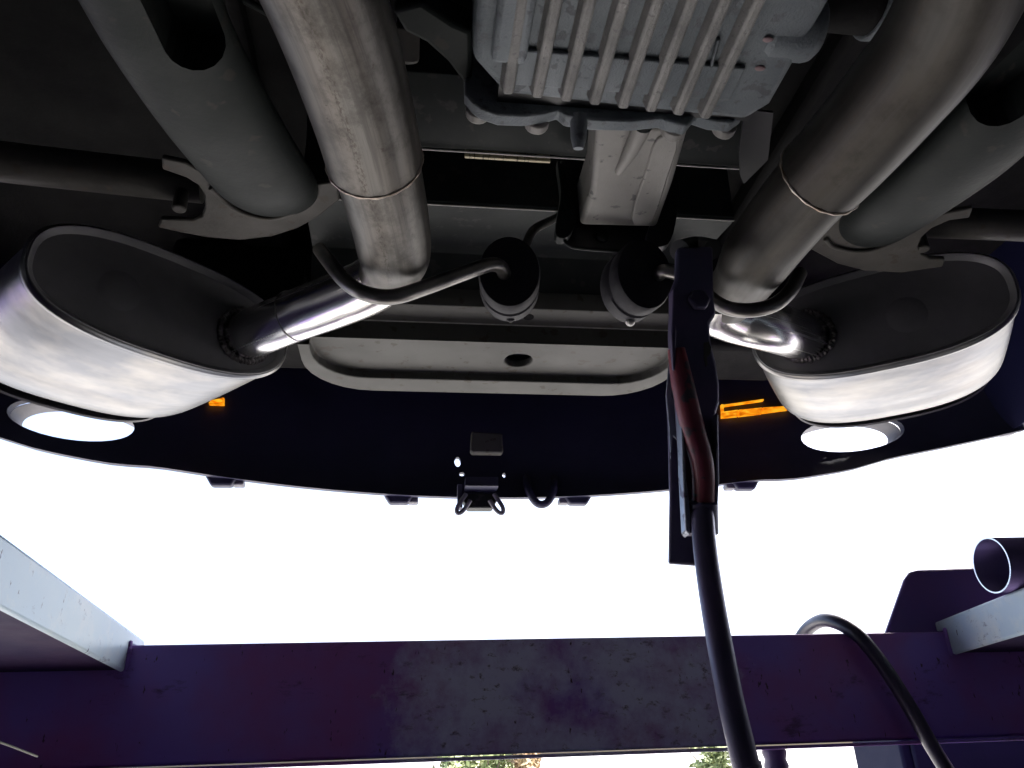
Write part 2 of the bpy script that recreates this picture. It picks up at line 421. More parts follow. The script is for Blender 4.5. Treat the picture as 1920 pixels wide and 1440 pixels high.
# floor and body -----------------------------------------------------
bm = NB(); box(bm, W(X0, -0.65, 0.93), (2.06, 4.3, 0.03)); obj('floor_pan', bm, M['under'], car)
def side_panel(s):
    x = X0 + s * 1.045
    out = [(-2.75, 0.62), (-2.6, 0.50), (-2.45, 0.48)]
    ac = lambda yc: [(yc - 0.37 * math.cos(t), 0.50 + 0.37 * math.sin(t)) for t in [math.pi * k / 14 for k in range(15)]]
    out += ac(-2.45 + 0.0 + 0.42)[0:] + ac(0.25) + [(0.9, 0.57), (1.335, 0.556), (1.38, 1.12), (1.2, 1.18), (-2.6, 1.10), (-2.75, 0.9)]
    bm = NB(); prism_tri(bm, [W(x, y, h) for y, h in out], (-s * 0.02, 0, 0))
    obj('side_panel', bm, M['paint'], car)
for s in (-1, 1): side_panel(s)
bm = NB()
secs = []
for y, hw, h0, h1 in ((-2.75, .80, .92, 1.0), (-2.6, .88, .95, 1.12), (-1.3, .89, .95, 1.17), (-.75, .70, .95, 1.55), (-.3, .66, .95, 1.63), (.4, .66, .95, 1.62), (1.0, .72, .95, 1.35), (1.2, .86, .95, 1.2), (1.6, .85, .95, 1.15), (1.72, .70, .95, 1.05)):
    ring = []
    for k in range(24):
        t = 2 * math.pi * k / 24
        cx = math.copysign(abs(math.cos(t)) ** 0.45, math.cos(t)); cz = math.copysign(abs(math.sin(t)) ** 0.45, math.sin(t))
        ring.append(bm.verts.new(W(X0 + hw * cx, y, (h0 + h1) / 2 + (h1 - h0) / 2 * cz)))
    secs.append(ring)
for a, b in zip(secs, secs[1:]):
    for k in range(24): bm.faces.new((a[k], a[(k + 1) % 24], b[(k + 1) % 24], b[k]))
bm.faces.new(secs[0]); bm.faces.new(secs[-1])
obj('upper_body', bm, M['paint'], car)
for s in (-1, 1):                                            # inner wheel housings (closed discs behind each wheel)
    bm = NB()
    ring = [(0.25 - 0.41 * math.cos(math.pi * k / 14), 0.50 + 0.41 * math.sin(math.pi * k / 14)) for k in range(15)]
    ring = [(ring[0][0], 0.62)] + ring[3:-3] + [(ring[-1][0], 0.62)]
    prism(bm, [W(X0 + s * 0.62, y, h + 0.01) for y, h in ring], (s * 0.015, 0, 0))
    obj('wheel_housing', bm, M['under'], car)
for pts, r in (([W(-0.62, -0.9, 0.905), W(-0.5, 0.1, 0.905), W(-0.35, 0.5, 0.905), W(-0.2, 0.75, 0.905), W(0.3, 0.78, 0.905)], 0.005), ([W(-0.58, -0.9, 0.905), W(-0.46, 0.1, 0.905), W(-0.31, 0.5, 0.905), W(-0.25, 1.2, 0.905)], 0.004), ([W(0.95, -0.9, 0.905), W(0.9, 0.2, 0.905), W(0.75, 0.9, 0.905), W(0.7, 1.3, 0.905)], 0.006)):
    bm = NB(); tube(bm, pts, r, n=10, sub=6); obj('brake_line', bm, M['arm'], car)
for x in (-0.28, 0.62):
    bm = NB(); box(bm, W(x, 0.1, 0.895), (0.09, 2.4, 0.05)); obj('chassis_rail', bm, M['under'], car, bevel=0.012)
# wheels
def wheel(x, y, s):
    bm = NB(); r = 0.325; w = 0.21
    prof = [(0.215, -w / 2 + .01), (0.24, -w / 2), (0.29, -w / 2 - .004), (r - .012, -w / 2 + .012), (r, -w / 2 + .035), (r, w / 2 - .035), (r - .012, w / 2 - .012), (0.29, w / 2 + .004), (0.24, w / 2), (0.215, w / 2 - .01)]
    N = 40; c = W(x, y, 0.2225 + r)
    rings = [[bm.verts.new(c + Vector((a, q * math.cos(2 * math.pi * k / N), q * math.sin(2 * math.pi * k / N)))) for k in range(N)] for q, a in prof]
    for i in range(len(rings)):
        A, B = rings[i], rings[(i + 1) % len(rings)]
        for k in range(N): bm.faces.new((A[k], A[(k + 1) % N], B[(k + 1) % N], B[k]))
    t = obj('wheel', bm, M['tyre'], car)
    bm = NB(); tube(bm, [c + Vector((-0.07, 0, 0)), c + Vector((0.07, 0, 0))], 0.213, n=40, sub=1)
    obj('rim', bm, M['wheel'], t, bevel=0.01)
for s in (-1, 1):
    wheel(X0 + s * 0.80, 0.25, s); wheel(X0 + s * 0.80, -2.03, s)

# bumper --------------------------------------------------------------
XB = 0.165
def lipY(x): a = abs(x - XB) / 0.85; return 1.585 - 0.205 * a ** 2.0
def lipH(x):
    a = abs(x - XB) / 0.85
    return 0.500 + 0.034 * a ** 2
def wallY(x, h): t = h - lipH(x); return lipY(x) + 0.045 * (1 - math.exp(-t / 0.06)) + 0.10 * t
bm = NB()
xs = [XB - 1.04 + 2.08 * i / 72 for i in range(73)]
hs = [0, 0.01, 0.03, 0.06, 0.10, 0.15, 0.21, 0.28, 0.36, 0.46, 0.58]
TH = 0.014
def bulge(x):   # the lip dips below each exhaust opening
    return -0.010 * sum(math.exp(-((x - c) / 0.10) ** 4) for c in (XB - 0.775, XB + 0.69))
fr = [[bm.verts.new(W(x, wallY(x, lipH(x) + t), lipH(x) + t + bulge(x) * math.exp(-t / 0.05))) for t in hs] for x in xs]
bk = [[bm.verts.new(W(x, wallY(x, lipH(x) + t) + TH, lipH(x) + t + bulge(x) * math.exp(-t / 0.05))) for t in hs] for x in xs]
for i in range(72):
    for j in range(len(hs) - 1):
        bm.faces.new((fr[i][j], fr[i + 1][j], fr[i + 1][j + 1], fr[i][j + 1]))
        bm.faces.new((bk[i][j], bk[i][j + 1], bk[i + 1][j + 1], bk[i + 1][j]))
    bm.faces.new((fr[i][0], bk[i][0], bk[i + 1][0], fr[i + 1][0]))
    bm.faces.new((fr[i][-1], fr[i + 1][-1], bk[i + 1][-1], bk[i][-1]))
for i in (0, 72):
    for j in range(len(hs) - 1): bm.faces.new((fr[i][j], fr[i][j + 1], bk[i][j + 1], bk[i][j]))
bumper = obj('rear_bumper', bm, M['navy'], car)
def wall_hit(u, v):
    r = ray(u, v); k = 1.4
    for _ in range(40):
        p = r * k; k += (wallY(p.x, p.z) - p.y) / r.y * 0.7
    return r * k
cut = []
def cutter(c, rx, rz, n=32):
    b2 = NB()
    poly = [W(c.x + rx * math.cos(2 * math.pi * k / n), c.y - 0.12, c.z + rz * math.sin(2 * math.pi * k / n)) for k in range(n)]
    prism(b2, poly, (0, 0.24, 0)); cut.append(obj('cutter', b2, M['navy'], None, smooth=False))
HOLE = []
for (u, v, w) in ((134, 797, 0.096), (1600, 822, 0.094)):
    c = wall_hit(u, v); c.z += 0.012; HOLE.append(c); cutter(c, w, 0.045)
for (u, v, rx, rz) in ((858, 866, 0.007, 0.013), (866, 889, 0.006, 0.005), (945, 891, 0.004, 0.006)):
    cutter(wall_hit(u, v), rx, rz, 12)
bool_cut(bumper, cut)
for f in bumper.data.polygons: f.use_smooth = True
bumper.data.set_sharp_from_angle(angle=R(30))
# collar round each exhaust opening, grey for the outside light on it
for c, w in zip(HOLE, (0.096, 0.094)):
    bm = NB(); N = 48; rg = []
    for dy, g in ((0.004, 1.012), (0.05, 1.0), (0.05, 1.03), (0.006, 1.042)):
        ring = []
        for k in range(N):
            t = 2 * math.pi * k / N; x = c.x + w * g * math.cos(t); z = c.z + (0.045 * g) * math.sin(t)
            ring.append(bm.verts.new(W(x, wallY(x, z) + TH + dy, z)))
        rg.append(ring)
    for i in range(4):
        A_, B_ = rg[i], rg[(i + 1) % 4]
        for k in range(N): bm.faces.new((A_[k], A_[(k + 1) % N], B_[(k + 1) % N], B_[k]))
    obj('cutout_collar', bm, M['navy_edge'], bumper)
# clips under the lip
for (u, v) in ((415, 888), (748, 922), (1084, 922), (1400, 897)):
    c = wall_hit(u, v); bm = NB()
    w = 0.031
    x = c.x; y = lipY(x) + 0.012; h = lipH(x)
    poly = [W(x - w, y, h + 0.010), W(x - w, y, h + 0.004), W(x - w * 0.62, y, h - 0.014), W(x + w * 0.62, y, h - 0.014), W(x + w, y, h + 0.004), W(x + w, y, h + 0.010)]
    prism(bm, poly, (0, 0.022, 0))
    obj('bumper_clip', bm, M['navy'], bumper, bevel=0.004)
    bm = NB(); box(bm, W(x + (0.03 if u > 900 else 0.03) * (-1 if u > 1000 else 1), y + 0.02, h - 0.004), (0.022, 0.024, 0.012))
    obj('clip_tab', bm, M['navy_edge'], bumper, bevel=0.003)
# crash beam behind the bumper, tow bracket, towing eye
bm = NB(); tube(bm, [W(XB + x, 1.52 - 0.2 * (x / 0.85) ** 2, 0.80) for x in (-0.7, -0.35, 0, 0.35, 0.7)], 0.06, n=16, flat=0.8)
obj('crash_beam', bm, M['blackmetal'], car)
bm = NB(); p = [AY(u, v, 1.50) for u, v in ((884, 808), (942, 812), (944, 846), (940, 849), (886, 848), (882, 844))]
prism(bm, p, (0, 0.02, 0)); o = obj('bracket_plate', bm, M['primer'], car, bevel=0.003)
bm = NB()
p = [AY(u, v, 1.53) for u, v in ((872, 925), (928, 925), (936, 930), (924, 952), (878, 952), (864, 930))]
prism_tri(bm, p, (0, 0.03, 0)); hb = obj('hitch_bracket', bm, M['greyplate'], car, bevel=0.002)
for pts in (((874, 926), (858, 950), (858, 962), (868, 958), (882, 938)), ((926, 926), (942, 950), (942, 962), (932, 958), (918, 938))):
    bm = NB(); tube(bm, [AY(u, v, 1.52) for u, v in pts], 0.0045, n=10, sub=4); obj('bracket_loop', bm, M['navy_edge'], hb)
bm = NB(); box(bm, AY(862, 932, 1.535), (0.010, 0.02, 0.05)); box(bm, AY(900, 915, 1.60), (0.07, 0.09, 0.02))
obj('bracket_tab', bm, M['navy'], hb)
bm = NB()
p = [AY(u, v, y) for u, v, y in ((986, 880, 1.66), (988, 908, 1.60), (996, 930, 1.585), (1010, 945, 1.58), (1026, 942, 1.58), (1037, 922, 1.585), (1038, 905, 1.60), (1040, 880, 1.66))]
tube(bm, p, 0.0085, n=12, sub=5); obj('towing_eye', bm, M['navy'], car)
# amber lenses inside the bumper; sunlight through them is put in as emission
def glow_lens(pix, bars):
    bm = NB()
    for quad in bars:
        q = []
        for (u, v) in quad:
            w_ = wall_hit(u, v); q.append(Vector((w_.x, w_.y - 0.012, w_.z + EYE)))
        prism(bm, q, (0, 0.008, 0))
    obj('sunlit_lens', bm, M['amber'], car, smooth=False)
glow_lens(None, [((1350, 776), (1380, 772), (1380, 784), (1350, 787)), ((1382, 772), (1425, 768), (1425, 779), (1382, 784)), ((1427, 768), (1472, 765), (1473, 772), (1427, 778)),
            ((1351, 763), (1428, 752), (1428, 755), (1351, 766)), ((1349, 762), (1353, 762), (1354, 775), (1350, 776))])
glow_lens(None, [((396, 755), (422, 750), (422, 754), (396, 759)), ((418, 750), (422, 750), (422, 763), (418, 763)), ((394, 758), (420, 759), (420, 763), (394, 762))])

# spare wheel well and panels in front of it ----------------------------
def profile_strip(name, prof, x0, x1, m, th=0.004, bev=0.0015):
    bm = NB()
    a = [[bm.verts.new(W(x, y, h)) for y, h in prof] for x in (x0, x1)]
    for j in range(len(prof) - 1): bm.faces.new((a[0][j], a[1][j], a[1][j + 1], a[0][j + 1]))
    o = obj(name, bm, m, car, ang=25)
    sm = o.modifiers.new('thick', 'SOLIDIFY'); sm.thickness = th; sm.offset = 0
    bv = o.modifiers.new('bevel', 'BEVEL'); bv.width = bev; bv.segments = 2; bv.limit_method = 'ANGLE'
    return o
panA = profile_strip('underbody_panel', [(0.60, 0.90), (0.626, 0.685), (0.715, 0.662), (0.720, 0.672), (0.722, 0.80)], -0.03, 0.402, M['greyplate'])
st_c = H(950, 304, 0.662)
bm = NB(); box(bm, Vector((st_c.x, 0.7245, EYE + 0.662)), (0.105, 0.003, 0.011)); obj('paper_sticker', bm, M['sticker'], panA, smooth=False)
profile_strip('rear_crossmember', [(0.80, 0.92), (0.86, 0.80), (0.867, 0.703), (0.872, 0.700), (0.94, 0.715), (1.000, 0.712), (1.026, 0.66), (1.030, 0.637)], -0.16, 0.46, M['greyplate'])
profile_strip('well_lip', [(1.024, 0.66), (1.030, 0.634), (1.076, 0.632), (1.080, 0.66)], -0.16, 0.46, M['primer'])
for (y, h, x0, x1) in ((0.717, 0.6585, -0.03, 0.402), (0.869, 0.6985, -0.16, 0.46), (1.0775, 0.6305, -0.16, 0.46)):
    bm = NB(); tube(bm, [W(x0, y, h), W(x1, y, h)], 0.0013, n=8, sub=1); obj('edge_highlight', bm, M['edge'], car)  # strips along the folded edges, pale to put their highlight in
LEV = 0.600; LEV3 = 0.586
def rounded(xl, xr, yf, yr, r, n=7):
    """outline with straight front edge and rounded rear corners, anticlockwise"""
    out = [(xl, yf), (xr, yf)]
    for k in range(n + 1):
        t = math.pi / 2 * k / n; out.append((xr - r + r * math.cos(t), yr - r + r * math.sin(t)))
    for k in range(n + 1):
        t = math.pi / 2 * k / n; out.append((xl + r - r * math.sin(t), yr - r + r * math.cos(t)))
    return out
XL, XR = H(585, 650, LEV).x, H(1262, 660, LEV).x
o2 = rounded(XL, XR, 1.083, 1.195, 0.085)
o3 = rounded(XL - 0.018, XR + 0.018, 1.083, 1.247, 0.11)
bm = NB()
def ringv(pts, h): return [bm.verts.new(W(x, y, h)) for x, y in pts]
def fill(loops):
    es = []
    for lp in loops:
        for i in range(len(lp)):
            e = bm.edges.get((lp[i], lp[(i + 1) % len(lp)])) or bm.edges.new((lp[i], lp[(i + 1) % len(lp)]))
            es.append(e)
    bmesh.ops.triangle_fill(bm, use_beauty=True, edges=es)
def wallq(a, b):
    for i in range(len(a)):
        j = (i + 1) % len(a); bm.faces.new((a[i], a[j], b[j], b[i]))
hc = H(972, 676, LEV)
circ = [(hc.x + 0.0235 * math.cos(2 * math.pi * k / 24), hc.y + 0.0235 * math.sin(2 * math.pi * k / 24)) for k in range(24)]
a2 = ringv(o2, LEV); hole = ringv(circ, LEV); fill([a2, hole])
hole2 = ringv(circ, LEV + 0.012); wallq(hole, hole2)
b2 = ringv(o2, LEV3)
for i in range(1, len(a2)): bm.faces.new((a2[i], a2[(i + 1) % len(a2)], b2[(i + 1) % len(a2)], b2[i]))
b3 = ringv(o3, LEV3)
# flange ring between the two outlines
n2, n3 = len(b2), len(b3)
for i in range(n2):
    j = (i + 1) % n2
    if i == 0: continue
    bm.faces.new((b2[i], b2[j], b3[j], b3[i]))
c3 = ringv([(x, y) for x, y in o3], LEV3 + 0.14)
for i in range(1, n3): bm.faces.new((b3[i], b3[(i + 1) % n3], c3[(i + 1) % n3], c3[i]))
fa = [bm.verts.new(W(x, 1.080, 0.635)) for x in (XL - 0.02, XR + 0.02)]
fb = [bm.verts.new(W(x, 1.083, LEV)) for x in (XL - 0.02, XR + 0.02)]
bm.faces.new((fa[0], fa[1], fb[1], fb[0]))
well = obj('spare_wheel_well', bm, M['primer'], car, smooth=False, bevel=0.0025)
bm = NB(); box(bm, W(hc.x, hc.y, LEV + 0.03), (0.07, 0.07, 0.004)); obj('lit_hole_backing', bm, M['navy'], well)  # plate above the hole, blue for the light seen inside it
bm = NB(); cyl(bm, H(991, 594, 0.632) + Vector((0, 0, 0.0)), H(991, 594, 0.632) + Vector((0, 0, -0.0012)), 0.0085, n=20); obj('dark_hole_disc', bm, M['under'], well)  # black disc in place of a small open hole in the lip
for k in range(9):                                            # spot-weld dimples along the step
    x = H(756 + 50 * k, 700, LEV3).x
    bm = NB(); bmesh.ops.create_icosphere(bm, subdivisions=1, radius=0.004, matrix=Matrix.Translation(W(x, 1.197, LEV - 0.004)))
    obj('dimple', bm, M['primer'], well)
bm = NB(); box(bm, W(0.15, 1.31, 0.79), (1.2, 0.16, 0.20)); obj('boot_floor', bm, M['under'], car, bevel=0.02)

# differential ---------------------------------------------------------
HD = 0.500
diff_b = NB()
xl, xr = H(880, 165, HD).x, H(1432, 205, HD).x
YR = 0.486
out = [(xl, 0.05), (xr + 0.01, 0.05), (xr + 0.005, YR - 0.02), (xr - 0.01, YR), (xl + 0.03, YR - 0.01), (xl, YR - 0.045)]
prism(diff_b, [W(x, y, HD) for x, y in out], (0, 0, 0.16))
diff = obj('differential', diff_b, M['alu'], car, bevel=0.008, seg=3)
ribs = []
x0r, x1r = H(953, 175, HD - 0.012).x, H(1330, 210, HD - 0.012).x
for i in range(8):
    x = x0r + (x1r - x0r) * i / 7
    bm = NB(); ye = YR - 0.022 + 0.0016 * i
    prism(bm, [W(x - 0.0040, 0.06, HD - 0.011), W(x + 0.0040, 0.06, HD - 0.011), W(x + 0.0072, 0.06, HD + 0.002), W(x - 0.0072, 0.06, HD + 0.002)], (0, ye - 0.06, 0))
    obj('rib', bm, M['alu_rib'], diff, bevel=0.0022, seg=2)
bm = NB(); box(bm, W((xl + xr) / 2 + 0.0, 0.442, HD - 0.0015), (xr - xl - 0.07, 0.036, 0.005)); obj('rear_pad', bm, M['alu'], diff, bevel=0.002)
bm = NB(); box(bm, W(xl + 0.028, 0.40, HD - 0.004), (0.028, 0.07, 0.012)); obj('side_pad', bm, M['alu'], diff, bevel=0.005)
bm = NB(); p = [H(u, v, HD - 0.004) for u, v in ((1345, 75), (1352, 75), (1322, 185), (1315, 185))]; prism(bm, p, (0, 0, 0.006)); obj('short_rib', bm, M['alu'], diff, bevel=0.002)
bm = NB(); a = H(1400, 42, 0.525); tube(bm, [Vector((xr - 0.03, a.y, a.z)), Vector((xr + 0.022, a.y, a.z))], 0.027, n=32, sub=1); obj('axle_boss', bm, M['alu'], diff, bevel=0.01, seg=3)
for (u, v) in ((1440, 74), (1425, 128)):
    bm = NB(); q = H(u, v, 0.4985 if v < 100 else HD - 0.0004); bmesh.ops.create_uvsphere(bm, u_segments=12, v_segments=8, radius=1, matrix=Matrix.Translation(q) @ Matrix.Diagonal((0.0045, 0.0028, 0.0010, 1))); obj('paint_mark', bm, M['red_mark'], diff)
bm = NB(); a = H(1590, -10, 0.56); tube(bm, [a + Vector((-0.08, 0, 0)), a + Vector((0.035, 0, 0))], 0.03, n=32, sub=1); obj('axle_seal', bm, M['under'], diff, bevel=0.006)
bm = NB(); tube(bm, [a + Vector((0.02, 0, 0)), a + Vector((0.028, 0, 0))], 0.034, n=32, sub=1); obj('seal_ring', bm, M['alu'], diff, bevel=0.002)
# flange with wavy lower edge
bm = NB(); FY = 0.487
low = [(872, 196), (885, 212), (905, 226), (935, 236), (985, 238), (1020, 234), (1048, 226), (1062, 238), (1120, 246), (1185, 248), (1240, 242), (1262, 250), (1290, 256), (1305, 236), (1335, 246), (1375, 250), (1395, 236), (1405, 214)]
pl = [AY(u, v - 22, FY) for u, v in low]
poly = pl + [Vector((pl[-1].x, FY, EYE + 0.60)), Vector((pl[0].x, FY, EYE + 0.60))]
prism_tri(bm, poly, (0, 0.014, 0)); fl = obj('cover_flange', bm, M['alu'], diff, bevel=0.0025)
for u, v in ((897, 206), (1008, 226), (1265, 240), (1362, 236)):
    c = AY(u, v, FY + 0.014); bm = NB()
    hexhead(bm, c + Vector((0, -0.002, 0.002)), (0, 1, 0), 0.0108, 0.012, n=18); obj('flange_bolt', bm, M['alu_pale'], diff, bevel=0.003)
bm = NB(); c = AY(1087, 232, FY + 0.004); tube(bm, [c + Vector((0, 0, 0.01)), c + Vector((0, 0.008, -0.008)), c + Vector((0, 0.012, -0.017))], [0.008, 0.007, 0.0045], n=14, sub=4); obj('drain_nib', bm, M['alu'], diff)
bm = NB(); box(bm, W((xl + xr) / 2 + 0.01, FY - 0.008, HD + 0.02), (xr - xl - 0.03, 0.02, 0.03)); obj('gasket', bm, M['blackmetal'], diff)
# pale rear mount arm, its ridge and the bracket that holds it
bm = NB()
p = [H(1118, 235, 0.520), H(1292, 240, 0.520), H(1262, 345, 0.528), H(1232, 428, 0.535), H(1086, 424, 0.535), H(1108, 360, 0.530)]
prism(bm, p, (0, 0, 0.06)); marm = obj('mount_arm', bm, M['alu_pale'], diff, bevel=0.006, seg=3)
bm = NB(); tube(bm, [H(1205, 235, 0.514), H(1182, 285, 0.518), H(1160, 322, 0.526)], [0.009, 0.007, 0.004], n=14, sub=4); obj('arm_ridge', bm, M['alu_pale'], diff)
bm = NB(); p = smooth_poly([H(1232, 262, 0.519), H(1272, 262, 0.519), H(1250, 340, 0.524), H(1226, 412, 0.530), H(1205, 424, 0.531), H(1184, 410, 0.530), H(1212, 320, 0.523)], 3)
prism_tri(bm, p, (0, 0, 0.01)); obj('arm_pad', bm, M['alu_pale'], diff, bevel=0.003)
mb_b = NB(); BY = 0.705
p = [AY(u, v, BY) for u, v in ((1052, 300), (1056, 430), (1062, 452), (1078, 463), (1198, 469), (1214, 462), (1228, 444), (1262, 310))]
prism(mb_b, p, (0, 0.004, 0)); mb = obj('mount_bracket', mb_b, M['blackmetal'], car)
bm = NB(); p = [AY(u, v, BY - 0.012) for u, v in ((1060, 405), (1058, 446), (1068, 460), (1085, 465), (1135, 469), (1195, 471), (1212, 466), (1226, 448), (1234, 420))]
tube(bm, p, 0.0022, n=8, sub=4); obj('bracket_lip', bm, M['greyplate'], mb)
bm = NB(); c = AY(1128, 444, BY); hexhead(bm, c + Vector((0, 0.001, 0)), (0, -1, 0), 0.0085, 0.007, n=18); obj('bracket_bolt', bm, M['greyplate'], mb, bevel=0.002)
for pts in (((1045, 300), (1062, 330), (1072, 400), (1082, 372), (1078, 420), (1066, 442), (1050, 446), (1042, 434), (1046, 400), (1052, 360)), ((1240, 320), (1272, 330), (1270, 400), (1258, 450), (1240, 462), (1222, 460), (1212, 444), (1226, 400))):
    bm = NB(); p = smooth_poly([AY(u, v, BY - 0.018) for u, v in pts], 3); prism_tri(bm, p, (0, 0.012, 0)); obj('side_tongue', bm, M['blackmetal'] if pts[0][0] > 1200 else M['greyplate'], mb, bevel=0.003)
# strut running from the housing to the left with its bolt
bm = NB(); p = [H(u, v, 0.53) for u, v in ((735, 20), (790, 5), (850, 45), (885, 60), (885, 170), (872, 160), (840, 118), (800, 82), (760, 62))]
prism_tri(bm, p, (0, 0, 0.03)); st = obj('housing_strut', bm, M['arm'], car, bevel=0.004)
bm = NB(); c = H(762, 88, 0.54); tube(bm, [c + Vector((0, -0.015, 0.01)), c + Vector((0, 0.012, -0.004))], 0.011, n=20, sub=1); obj('strut_bolt', bm, M['saddle'], st, bevel=0.003)
# right-hand torn heat shield scrap
bm = NB(); p = [H(u, v, 0.60) for u, v in ((1395, 205), (1450, 212), (1440, 300), (1395, 345), (1388, 330), (1385, 290))]
prism(bm, p, (0, 0.0, 0.003)); obj('shield_scrap', bm, M['blackmetal'], car)

# suspension arms ----------------------------------------------------
def susp(path, hs_, rad, pocket, plate, bolt, hp, shaft, sh_h, sh_r):
    pts = [H(u, v, h) for (u, v), h in zip(path, hs_)]; pts = [pts[0] + (pts[0] - pts[1]) * 3.2] + pts; rad = [rad[0]] + list(rad)
    bm = NB(); tube(bm, pts, rad, n=40, sub=8, flat=0.50, upv=(0, 0, 1))
    a = obj('suspension_arm', bm, M['arm'], car)
    cb = NB(); pts = [H(u, v, h) for (u, v), h in zip(pocket, (0.472, 0.472))]
    dv = (pts[1] - pts[0]).normalized(); sv = dv.cross(Vector((0, 0, 1))).normalized()
    r = 0.021; pol = []
    for k in range(9):
        t = -math.pi / 2 + math.pi * k / 8; pol.append(pts[1] + dv * r * math.cos(t) + sv * r * math.sin(t))
    for k in range(9):
        t = math.pi / 2 + math.pi * k / 8; pol.append(pts[0] + dv * r * math.cos(t) + sv * r * math.sin(t))
    prism(cb, [Vector((p.x, p.y, EYE + 0.40)) for p in pol], (0, 0, 0.115))
    c = obj('cutter', cb, M['under'], None, smooth=False)
    bool_cut(a, [c])
    bm = NB(); prism_tri(bm, [H(u, v, hp) for u, v in plate], (0, 0, 0.006)); s = obj('saddle_plate', bm, M['saddle'], a, bevel=0.002)
    bm = NB(); c = H(*bolt, hp - 0.004); tube(bm, [c + Vector((0, 0, 0.004)), c + Vector((0, 0, 0.03))], 0.0075, n=18, sub=1); obj('saddle_bolt', bm, M['saddle'], a, bevel=0.002)
    # weld bead along the arm's foot
    bm = NB(); tube(bm, [H(u, v, hp - 0.002) for u, v in weld_px[0 if path[0][0] < 900 else 1]], 0.0028, n=10, sub=5); obj('weld_bead', bm, M['saddle'], a)
    bm = NB(); tube(bm, [H(u, v, sh_h) for u, v in shaft], sh_r, n=28, sub=2); obj('half_shaft', bm, M['saddle'], car)
weld_px = (((395, 352), (430, 385), (465, 402), (505, 409), (540, 402), (560, 392)), ((1548, 448), (1562, 462), (1600, 471), (1640, 468), (1690, 448), (1722, 425)))
susp([(250, -70), (330, 90), (420, 235), (494, 338), (516, 366), (526, 380)], (0.50, 0.50, 0.508, 0.530, 0.562, 0.595), [0.050, 0.050, 0.051, 0.051, 0.047, 0.042],
     [(290, -60), (362, 100)],
     [(303, 296), (350, 306), (392, 331), (430, 352), (470, 360), (560, 350), (634, 340), (636, 376), (600, 405), (560, 428), (510, 444), (450, 451), (390, 446), (340, 437), (296, 427), (302, 411), (360, 413), (378, 406), (384, 390), (383, 366), (372, 348), (350, 334), (304, 318)],
     (334, 399), 0.545, [(-260, 270), (60, 310), (380, 345)], 0.60, 0.022)
susp([(2050, 70), (1920, 185), (1800, 300), (1678, 392), (1636, 428), (1622, 440)], (0.50, 0.50, 0.508, 0.530, 0.562, 0.595), [0.048, 0.048, 0.049, 0.049, 0.045, 0.040],
     [(1960, 155), (1882, 218)],
     [(1500, 430), (1560, 400), (1660, 410), (1720, 425), (1765, 402), (1825, 390), (1818, 409), (1780, 414), (1748, 428), (1728, 446), (1722, 462), (1730, 478), (1745, 485), (1772, 486), (1768, 501), (1690, 512), (1620, 508), (1570, 495), (1520, 468)],
     (1734, 474), 0.545, [(1700, 415), (1930, 424), (2250, 440)], 0.60, 0.020)
bm = NB(); tube(bm, [W(X0 - 0.62, -0.10, 0.60), W(X0 - 0.4, -0.12, 0.585), W(X0, -0.12, 0.62), W(X0 + 0.4, -0.12, 0.585), W(X0 + 0.62, -0.10, 0.60)], 0.06, n=24, sub=6, flat=0.7); obj('subframe', bm, M['arm'], car)
# boot-side hooks that carry the rubber hangers
bm = NB(); tube(bm, [AY(u, v, y) for u, v, y in ((1060, 400, 0.93), (1030, 415, 0.80), (1000, 432, 0.745), (986, 462, 0.735), (980, 490, 0.735), (972, 500, 0.76))], 0.0055, n=14, sub=6); obj('hanger_hook', bm, M['rod'], car)
bm = NB(); tube(bm, [AY(u, v, y) for u, v, y in ((1225, 380, 0.93), (1205, 420, 0.82), (1178, 455, 0.76), (1170, 490, 0.735), (1180, 505, 0.76))], 0.0055, n=14, sub=6); obj('hanger_hook', bm, M['rod'], car)

